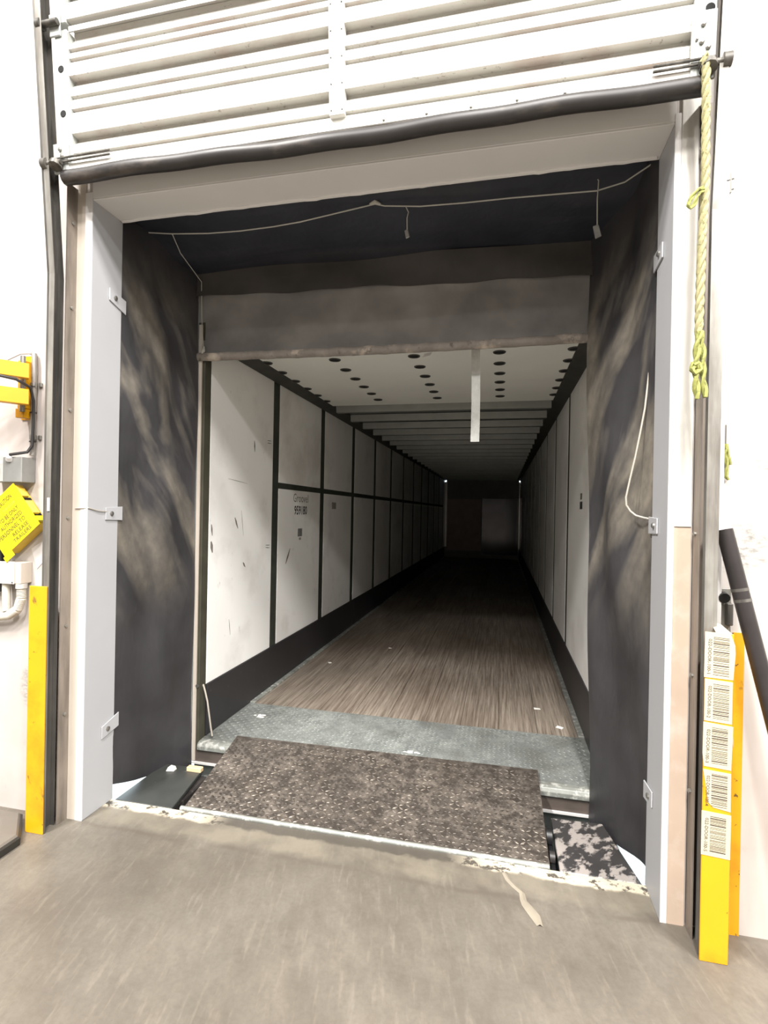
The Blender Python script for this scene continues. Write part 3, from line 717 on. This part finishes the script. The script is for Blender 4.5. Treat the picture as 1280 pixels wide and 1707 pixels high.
# door strap and check cable
MB().grid(lambda u, v: (.503+.055*u+.006*math.sin(v*2.2), 1.10+.012*math.sin(v*3)+.004*math.sin(u*3), 2.66-.59*v), 3, 16, (0, .003, 0)).build('pull_strap', WEBB, tra, True)
MB().tube([(XL+.001, .962, .40), (XL+.02, .955, .36), (XL+.043, .95, .29), (XL+.058, .95, .20), (XL+.066, .96, .11), (XL+.072, .97, .05)], .006, 8).build('check_cable', WIRE, tra, True)
MB().tube([(XL-.01, .910, .405), (XL-.01, .904, .405)], .012, 10).build('cable_anchor', STEELB, tra, True)
tg = MB().hexa([(.20, 1.02, 2.60), (.25, 1.02, 2.612), (.25, 1.025, 2.612), (.20, 1.025, 2.60), (.215, 1.02, 2.622), (.262, 1.02, 2.63), (.262, 1.025, 2.63), (.215, 1.025, 2.622)]).build('header_tag', STICK, tra)

# litter on the trailer floor
for x, y, sx, sy, rot, lab in ((1.022, 2.145, .05, .03, .1, 'white paper scrap on the wooden trailer floor, farther from the dock'), (1.163, 1.80, .05, .035, -.5, 'white paper scrap on the wood close to the steel threshold'),
                              (-1.0, 2.90, .03, .03, .6, 'tiny white scrap beside the left black kick plate'), (-.519, 3.645, .03, .03, .3, 'tiny white scrap deep on the dark trailer floor')):
    c, s = math.cos(rot), math.sin(rot); a = MB(); z0 = TZ+.001
    q = [(x+c*i*sx/2-s*j*sy/2, y+s*i*sx/2+c*j*sy/2) for i, j in ((-1, -1), (1, -.8), (.9, 1), (-1, .9))]
    a.hexa([(px, py, z0) for px, py in q]+[(px, py, z0+.002+.003*(k % 2)) for k, (px, py) in enumerate(q)])
    tag(a.build('paper_scrap', PAPER), lab, 'paper scrap', 'litter on the trailer floor')
for cx, cy, R, lab in ((-1.06, 1.41, .05, 'crumbled white flakes on the left end of the tread plate'), (.157, 1.135, .055, 'crumbled white flakes behind the leveler lip near the middle')):
    t = thing('foam_flakes', lab, 'foam', (cx, cy, TZ+.004), 'white foam crumbs on the tread plate')
    for k in range(7):
        x, y, r = cx+random.uniform(-R, R), cy+random.uniform(-R*.5, R*.5), random.uniform(.006, .017)
        n = 6; a = MB(); zz = TZ+.0045
        vs = [(x+r*1.5*math.cos(2*PI*i/n), y+r*math.sin(2*PI*i/n)*random.uniform(.7, 1.1), zz) for i in range(n)]+[(x, y, zz+.005)]
        a.add(vs, [(i, (i+1) % n, n) for i in range(n)]+[tuple(range(n-1, -1, -1))]); a.build('flake', PAPER, t)
# dried strip of film on the dock floor
pth = [(.752, .13), (.77, .085), (.80, .05), (.826, .019), (.83, -.02), (.845, -.05), (.868, -.09), (.888, -.147)]
wd = [.010, .012, .016, .012, .014, .022, .024, .012]
a = MB()
for k, ((x, y), ww) in enumerate(zip(pth, wd)):
    a.v += [(x-ww, y, .001), (x, y, .006+.003*(k % 2)), (x+ww, y, .001)]
for k in range(len(pth)-1):
    for j in range(2): a.f.append((k*3+j, k*3+j+1, (k+1)*3+j+1, (k+1)*3+j))
tag(a.build('plastic_film', FILM, None, True), 'dried crumpled strip of plastic film on the concrete', 'plastic film')

# ------------------------------------------------------------------ yellow posts
def post(name, x0, x1, yf, h, label, side_x, side_y, tabs):
    t = thing(name, label, 'guard post', ((x0+x1)/2, yf/2, 0), 'yellow steel posts guarding the door tracks')
    n = 1
    a = MB().hexa([(x0, yf, 0), (x1, yf, 0), (x1, yf+.008, 0), (x0, yf+.008, 0), (x0, yf, h), (x1, yf, h), (x1, yf+.008, h), (x0, yf+.008, h)])
    a.build('front_plate', YELLOW, t, bevel=.002)
    a = MB().hexa([(side_x-.004, yf+.009, 0), (side_x+.004, yf+.009, 0), (side_y+.004, -.0005, 0), (side_y-.004, -.0005, 0), (side_x-.004, yf+.009, h-.01), (side_x+.004, yf+.009, h-.01), (side_y+.004, -.0005, h-.05), (side_y-.004, -.0005, h-.05)])
    a.build('side_plate', YELLOW, t)
    return t
pl_ = post('guard_post', -1.553, -1.450, -.150, 1.215, 'yellow guard post without labels beside the grey junction box', -1.549, -1.562, 0)
MB().box(-1.553, -1.535, -.0095, -.0005, 1.0, 1.235).build('rear_tab', YELLOW, pl_)
pr_ = post('guard_post', 1.444, 1.537, -.168, 1.195, 'yellow guard post carrying five barcode labels', 1.533, 1.600, 0)
MB().box(1.596, 1.634, -.0085, -.0005, 0, 1.17).build('rear_tab', YELLOW, pr_)
# barcode labels
zl = [(1.196, 1.030), (1.026, .874), (.868, .708), (.700, .556), (.546, .386)]
txts = ['022-DOOR-100-1', '022-DOOR-100-2', '022-DOOR-100-3', '022-DOOR-100-4', '022-DOOR-100-5']
for k, ((zt_, zb_), tx) in enumerate(zip(zl, txts)):
    yl = -.1695
    xa, xb = 1.4415+.002*(k % 2), 1.5375-.003*(k % 2)
    tlt = -.004
    if k == 3: outline = [(xa, zt_), (xb, zt_+tlt*2), (xb+.001, zb_-.002), (xa+.035, zb_+.008), (xa+.018, zb_+.025), (xa+.010, zb_+.085)]
    elif k == 0: outline = [(xa, zt_+.004), (xb-.012, zt_-.0), (xb+.002, zt_-.04), (xb+.004, zt_-.07), (xb-.002, zb_), (xa-.001, zb_+.004)]
    elif k == 2: outline = [(xa, zt_+.004), (xb+.001, zt_-.006), (xb-.003, zb_-.004), (xa+.004, zb_+.003), (xa-.001, zb_+.05)]
    else: outline = [(xa, zt_+.003), (xb, zt_-.004), (xb-.001, zb_-.004), (xa, zb_+.003)]
    lb = MB().prism(outline, lambda x, z: (x, yl, z), lambda x, z: (x, yl+.0012, z)).build('barcode_label', LABEL, pr_)
    lb['label'] = 'barcode label '+('at the top of the post', 'second from the top', 'in the middle', 'with a torn lower left corner', 'lowest on the post')[k]
    ex = Vector((-.03, 0, -1)).normalized(); ey = Vector((1, 0, -.03)).normalized()
    text_mb(tx, (xa+.012, yl-.0005, zt_-.022), ex, ey, (zt_-zb_)*.76, .0115, .006).build('label_text', BARINK, lb)
    a = MB(); z = zt_-.014; rr = random.Random(3+k)
    while z > zb_+.012:
        h_ = rr.choice((.0014, .0018, .0022, .0040, .0016)); sk = -.004
        a.add([(xa+.028, yl-.0005, z), (xa+.080, yl-.0005, z+sk), (xa+.080, yl-.0005, z+sk-h_), (xa+.028, yl-.0005, z-h_)], [(0, 1, 2, 3)])
        z -= h_+rr.choice((.0024, .0036, .0046, .0060))
    a.build('barcode_bars', BARINK, lb)
# folded paper corner above the top label
o = MB().hexa([(1.478, -.166, 1.198), (1.532, -.167, 1.194), (1.532, -.165, 1.194), (1.478, -.164, 1.198), (1.480, -.11, 1.224), (1.506, -.13, 1.222), (1.506, -.128, 1.222), (1.480, -.108, 1.224)]).build('folded_label', LABEL, pr_)
# torn strip of label on the side plate
o = MB().hexa([(1.5405, -.162, .80), (1.5575, -.125, .765), (1.5575, -.123, .765), (1.5405, -.160, .80), (1.5405, -.162, .83), (1.555, -.13, .80), (1.555, -.128, .80), (1.5405, -.160, .83)]).build('torn_label', BEIGE, pr_)

# leaning pole on the right
pa, pb = Vector((1.532, -.075, 1.57)), Vector((1.845, -.275, .03))
pt = thing('steel_pole', 'long black steel pole leaning against the track beside the labelled post', 'pole', pb)
MB().tube([pa.lerp(pb, i/10) for i in range(11)], .0285, 16).build('shaft', POLE, pt, True)
for q in (.14, .165): MB().tube([pa.lerp(pb, q), pa.lerp(pb, q+.007)], .0292, 16).build('wire_band', GALVD, pt, True)
b = MB(); pm_ = pa.lerp(pb, .56); bolt(b, pm_+Vector((-.008, -.027, 0)), (-.2, -1, 0), .010, .012); b.build('stud', STEELB, pt, True)
MB().tube([pa.lerp(pb, .995), pa.lerp(pb, 1.018)], .031, 16).build('end_cap', RUBBER, pt, True)
# latch bracket on the wall behind the pole
lt = thing('latch_bracket', 'dark latch bracket on the wall behind the leaning pole', 'bracket', (1.56, -.01, 1.25))
MB().box(1.548, 1.585, -.012, -.0005, 1.16, 1.34).build('plate', GALV, lt, bevel=.002)
MB().tube([(1.553, -.013, 1.31), (1.553, -.035, 1.305)], .020, 12).build('knob', BLACK, lt, True)
MB().box(1.562, 1.585, -.034, -.0125, 1.20, 1.285).build('block', GALVD, lt, bevel=.003)

# ------------------------------------------------------------------ ropes on the right
def strand(path, r, turns, m, name, par, n=2):
    P = [Vector(p) for p in path]
    # resample
    seg = []; L = 0
    for a_, b_ in zip(P, P[1:]):
        k = max(2, int((b_-a_).length/.008))
        seg += [a_.lerp(b_, i/k) for i in range(k)]
    seg.append(P[-1])
    for q in range(n):
        pts = []
        for i, p in enumerate(seg):
            t = (seg[min(i+1, len(seg)-1)]-seg[max(i-1, 0)]).normalized(); a_ = t.cross(Vector((0, 1, 0)))
            a_ = a_.normalized() if a_.length > 1e-4 else Vector((1, 0, 0)); b_ = t.cross(a_)
            ph = i*.8*turns+q*2*PI/n
            pts.append(p+(a_*math.cos(ph)+b_*math.sin(ph))*r*.55)
        MB().tube(pts, r*.62, 6).build(name, m, par, True)
rp = thing('pull_rope', 'long yellow rope with a frayed end hanging along the door track', 'rope', (1.41, -.17, 2.03))
strand([(1.400, -.192, 3.27), (1.404, -.185, 3.15), (1.409, -.175, 3.05), (1.413, -.168, 2.844), (1.409, -.166, 2.7), (1.406, -.166, 2.582), (1.403, -.166, 2.408), (1.401, -.167, 2.28)], .0135, .5, ROPE, 'rope_strand', rp, 3)
strand([(1.402, -.180, 2.29), (1.392, -.185, 2.24), (1.389, -.183, 2.15), (1.392, -.182, 2.08), (1.397, -.180, 2.045)], .012, .5, ROPEG, 'rope_end', rp)
strand([(1.404, -.176, 2.29), (1.412, -.180, 2.22), (1.414, -.180, 2.12), (1.424, -.178, 2.05)], .010, .5, ROPEG, 'rope_end', rp)
strand([(1.384, -.186, 2.175), (1.374, -.19, 2.150), (1.384, -.19, 2.135), (1.400, -.19, 2.150), (1.392, -.192, 2.175), (1.380, -.19, 2.165)], .010, .5, ROPEG, 'rope_knot', rp)
strand([(1.404, -.180, 2.81), (1.385, -.188, 2.803), (1.362, -.19, 2.775), (1.350, -.19, 2.748), (1.358, -.19, 2.735), (1.372, -.188, 2.75), (1.388, -.188, 2.79), (1.402, -.182, 2.800)], .007, .6, ROPEG, 'rope_loop', rp)
MB().tube([(1.385, yd(3.262)-.052, 3.262), (1.400, -.196, 3.285), (1.412, yd(3.262)-.048, 3.262)], .008, 8).build('rope_hitch', ROPE, rp, True)
wr = thing('rope_scrap', 'short scrap of yellow rope hanging from a dark clip on the wall', 'rope', (1.555, -.01, 1.76))
MB().box(1.5465, 1.556, -.014, -.0005, 1.89, 1.975).build('clip', GALVD, wr)
strand([(1.552, -.018, 1.90), (1.553, -.016, 1.86), (1.560, -.014, 1.815), (1.556, -.014, 1.775), (1.566, -.014, 1.762)], .007, .6, ROPEG, 'rope_strand', wr)
strand([(1.554, -.018, 1.895), (1.563, -.015, 1.86), (1.570, -.014, 1.82)], .006, .6, ROPEG, 'rope_strand', wr)
ck = thing('conduit_clip', 'small dark clip on the white strip above the rope loop', 'clip', (1.5515, -.02, 2.9))
MB().box(1.5455, 1.552, -.026, -.0005, 2.87, 2.945).build('plate', GALVD, ck)
for z in (2.925, 2.885): MB().tube([(1.552, -.014, z), (1.564, -.014, z+.003)], .003, 6).build('screw', GALVD, ck)
MB().tube([(1.511, -.0312, 2.912), (1.545, -.0312, 2.915)], .0018, 6).build('strap', GALVD, ck)

# ------------------------------------------------------------------ equipment on the left wall
ar = thing('swing_arm', 'yellow double-arm swing bracket of a dock light on the wall', 'light arm', (-1.66, -.05, 2.2))
MB().box(-1.775, -1.697, -.008, -.0005, 2.06, 2.395).build('wall_plate', YARM, ar, bevel=.002)
MB().box(-1.745, -1.70, -.06, -.0085, 2.11, 2.36).build('hinge_block', YARM, ar, bevel=.004)
MB().tube([(-1.695, -.075, 2.09), (-1.695, -.075, 2.375)], .012, 10).build('hinge_pin', STEELB, ar, True)
def arm(z0, z1, rise):
    a = Vector((-1.640, -.09)); b = Vector((-1.90, -.42)); dn = Vector((.33, -.26)).normalized()*.022
    return MB().hexa([(a.x-dn.x, a.y-dn.y, z0), (a.x+dn.x, a.y+dn.y, z0), (b.x+dn.x, b.y+dn.y, z0+rise), (b.x-dn.x, b.y-dn.y, z0+rise),
                      (a.x-dn.x, a.y-dn.y, z1), (a.x+dn.x, a.y+dn.y, z1), (b.x+dn.x, b.y+dn.y, z1+rise), (b.x-dn.x, b.y-dn.y, z1+rise)]).build('arm_tube', YARM, ar, bevel=.003)
arm(2.250, 2.325, .0); arm(2.118, 2.195, .0)
MB().box(-1.745, -1.70, -.07, -.0085, 2.062, 2.109).build('stop_block', YARM, ar, bevel=.003)
st = MB().box(-1.770, -1.700, -.0105, -.0085, 2.335, 2.393).build('warning_sticker', YSIGN, ar)
cb = MB().tube([(-1.92, -.475, 2.262), (-1.82, -.35, 2.258), (-1.74, -.245, 2.252), (-1.66, -.145, 2.238), (-1.640, -.08, 2.210), (-1.657, -.045, 2.15), (-1.660, -.042, 2.05), (-1.662, -.042, 1.96), (-1.664, -.042, 1.92), (-1.68, -.055, 1.885), (-1.72, -.090, 1.872), (-1.745, -.095, 1.868)], .0075, 8).build('arm_cable', CABLE, None, True)
tag(cb, 'black cable drooping from the yellow arm down to the grey box', 'cable')
cn = thing('wall_conduit', 'grey vertical conduit with cable ties beside the yellow arm', 'conduit', (-1.68, -.02, 1.86))
MB().tube([(-1.700, -.012, 2.405), (-1.684, -.02, 2.398), (-1.679, -.024, 2.36), (-1.677, -.024, 2.25), (-1.680, -.024, 2.05), (-1.682, -.024, 1.87)], .013, 10).build('pipe', PVC, cn, True)
for z in (2.235, 1.965): MB().tube([(-1.679, -.024, z-.012), (-1.679, -.024, z+.012)], .017, 10).build('clamp', STEELB, cn, True); 
for z in (2.225, 2.09, 1.94): MB().tube([(-1.679, -.026, z), (-1.679, -.026, z+.006)], .0165, 10).build('cable_tie', CABLE, cn, True)
for z in (2.24, 1.965): MB().box(-1.664, -1.646, -.012, -.0005, z-.01, z+.012).build('clamp_ear', STEELB, cn, bevel=.002)
MB().tube([(-1.90, -.02, 2.36), (-1.83, -.02, 2.385), (-1.77, -.02, 2.405), (-1.72, -.018, 2.405), (-1.695, -.02, 2.400)], .003, 6).build('thin_wire', PVC, cn, True)
gb = thing('switch_box', 'grey steel switch box with a toggle below the yellow arm', 'electrical box', (-1.77, -.045, 1.79))
MB().box(-1.90, -1.682, -.085, -.0005, 1.728, 1.858).build('box_body', GREYBOX, gb, bevel=.003)
MB().box(-1.90, -1.795, -.0885, -.0855, 1.731, 1.855).build('cover_plate', GREYLID, gb, bevel=.001)
MB().box(-1.827, -1.801, -.0895, -.0887, 1.822, 1.838).build('sticker', STICK, gb)
MB().box(-1.822, -1.812, -.103, -.0887, 1.785, 1.808).build('toggle', STICK, gb, bevel=.002)
MB().tube([(-1.757, -.0855, 1.845), (-1.745, -.100, 1.858)], [.018, .012], 10).build('cable_gland', STICK, gb, True)
# tilted yellow caution sign
sg = thing('caution_sign', 'tilted yellow caution sign with black lettering and worn edge', 'sign', (-1.77, -.06, 1.53))
O = Vector((-1.782, 1.344)); e1 = Vector((.212, .175)).normalized(); e2 = Vector((-.182, .196)).normalized(); e2 = Vector((-e1.y, e1.x))
def sp(a, b, y): p = O+e1*a+e2*b; return (p.x, y, p.y)
def sslab(a0, a1, b0, b1, y0, y1): return MB().hexa([sp(a0, b0, y0), sp(a1, b0, y0), sp(a1, b0, y1), sp(a0, b0, y1), sp(a0, b1, y0), sp(a1, b1, y0), sp(a1, b1, y1), sp(a0, b1, y1)])
sslab(0, .275, 0, .265, -.080, -.077).build('sign_face', YSIGN, sg)
sslab(.008, .255, .008, .257, -.076, -.0005).build('sign_body', YEDGE, sg, bevel=.003)
sslab(.256, .278, .02, .05, -.0765, -.03).build('edge_tab', YSIGN, sg)
sslab(.256, .272, .075, .155, -.0765, -.03).build('edge_tab', YEDGE, sg)
sslab(.256, .272, .185, .255, -.0765, -.03).build('edge_tab', YEDGE, sg)
sslab(.2555, .2575, .05, .185, -.074, -.01).build('edge_slot', HOLE, sg)
lines = [('CAUTION', .213, .024, .10), ('THIS DOOR', .180, .013, .09), ('TO BE ONLY', .142, .022, .145), ('AUTHORIZED', .108, .022, .16), ('PERSONNEL TO', .074, .022, .20), ('RELEASE', .043, .020, .115), ('TRAILERS', .014, .020, .13)]
for tx, b_, h_, w_ in lines:
    right = .225
    o2 = sp(right-w_-(.0), b_, -.0808)
    text_mb(tx, o2, (e1.x, 0, e1.y), (e2.x, 0, e2.y), w_, h_, .004).build('sign_text', INK if tx != 'THIS DOOR' else YEDGE, sg)
sslab(-.012, .055, -.030, .0, -.080, -.078).build('torn_flap', YSIGN, sg)
bx_ = MB().box(-1.95, -1.842, -.05, -.0005, 1.155, 1.42).build('box_body', BLACK, None, bevel=.004)
cbx = thing('control_box', 'black control box partly hidden behind the yellow sign', 'electrical box', (-1.89, -.02, 1.155))
bx_.parent = cbx; bx_.location = -Vector(cbx.location)
b = MB(); bolt(b, (-1.853, -.05, 1.168), (0, -1, 0), .006, .004); b.build('screw', STEELB, cbx)
jb = thing('junction_box', 'pale grey junction box above the flexible conduit', 'electrical box', (-1.76, -.05, 1.21))
MB().box(-1.832, -1.693, -.070, -.0005, 1.205, 1.315).build('box_body', CREAM, jb, bevel=.003)
MB().box(-1.836, -1.728, -.075, -.0705, 1.203, 1.318).build('box_cover', STICK, jb, bevel=.002)
for x, z in ((-1.826, 1.305), (-1.738, 1.212)):
    b = MB(); bolt(b, (x, -.075, z), (0, -1, 0), .004, .003); b.build('screw', GALVD, jb)
fx = thing('flexible_conduit', 'pale ribbed flexible conduit curving below the junction box', 'conduit', (-1.70, -.04, 1.02))
ctl = [Vector(p) for p in ((-1.712, -.045, 1.203), (-1.711, -.045, 1.13), (-1.732, -.045, 1.07), (-1.79, -.045, 1.035), (-1.88, -.045, 1.020), (-1.99, -.045, 1.018))]
pts, rad = [], []
for a_, b_ in zip(ctl, ctl[1:]):
    k = max(2, int((b_-a_).length/.0035))
    for i in range(k): pts.append(a_.lerp(b_, i/k)); rad.append(.0235 if len(rad) % 2 else .019)
MB().tube(pts, rad, 12).build('ribbed_tube', FLEX, fx, True)
MB().tube([(-1.712, -.045, 1.205), (-1.712, -.045, 1.180)], .027, 12).build('connector', GREYLID, fx, True)
MB().tube([(-1.808, -.045, 1.204), (-1.806, -.045, 1.06)], .020, 12).build('rigid_stub', FLEX, fx, True)
o = MB().hexa([(-1.662, -.0025, 1.278), (-1.585, -.0025, 1.355), (-1.585, -.0005, 1.355), (-1.662, -.0005, 1.278), (-1.700, -.0025, 1.385), (-1.625, -.0025, 1.425), (-1.625, -.0005, 1.425), (-1.700, -.0005, 1.385)]).build('sticker', STICK); tag(o, 'tilted white sticker on the wall right of the yellow sign', 'sticker')
for z0, z1, x0, lab in ((1.905, 1.972, -1.612, 'small dark wall clip beside the cable under the yellow arm'), (1.247, 1.308, -1.617, 'small dark wall clip above the plain yellow post')):
    t = thing('wall_clip', lab, 'clip', (x0, -.005, z0), 'dark clips at the edge of the left track')
    MB().box(x0, x0+.03, -.010, -.0005, z0, z1).build('plate', GALVD, t, bevel=.001)
    b = MB(); bolt(b, (x0+.022, -.010, (z0+z1)/2), (0, -1, 0), .006, .004); b.build('screw', STICK, t)
# octagonal rubber base on the floor
bs = thing('sign_base', 'low grey octagonal rubber base on the floor by the plain yellow post', 'base', (-1.750, -.347, 0))
def octo(r, z, cx=-1.750, cy=-.347): return [(cx+r*math.cos(2*PI*k/8+PI/8), cy+r*math.sin(2*PI*k/8+PI/8)*1.0, z) for k in range(8)]
def ringed(levels):
    a = MB(); vs = [p for r, z in levels for p in octo(r, z)]; n = 8
    fs = [(q*n+k, q*n+(k+1) % n, (q+1)*n+(k+1) % n, (q+1)*n+k) for q in range(len(levels)-1) for k in range(n)]
    fs += [tuple(range(7, -1, -1)), tuple((len(levels)-1)*n+k for k in range(n))]
    return a.add(vs, fs)
ringed([(.285, 0), (.288, .035), (.280, .042)]).build('rim', BASEB, bs)
ringed([(.276, .0425), (.268, .052), (.20, .062)]).build('top_pad', BASEM, bs)
MB().tube([(-1.750+.13*math.cos(a_), -.347+.13*math.sin(a_), .063) for a_ in (2*PI*k/24 for k in range(25))], .006, 6).build('socket_ring', BASEB, bs, True)
MB().box(-1.60, -1.53, -.46, -.40, .057, .064).build('moulded_mark', BASEB, bs)

# ------------------------------------------------------------------ lamp housings and louvres above
hs = None
for i, (x, y) in enumerate(LAMPS):
    t = thing('high_bay_lamp', 'white linear high bay lamp under the warehouse ceiling', 'lamp', (x, y, LAMP_Z), 'high bay lamps of the warehouse')
    if hs is None:
        hs = MB().box(x-.20, x+.20, y-.60, y+.60, LAMP_Z-.06, LAMP_Z).build('housing', LAMPH, t, bevel=.005)
        rd = MB().tube([(x, y, LAMP_Z), (x, y, ZC)], .01, 6).build('hanger', GALV, t)
    else: dup(hs, (0, 0, 0), t); dup(rd, (0, 0, 0), t)
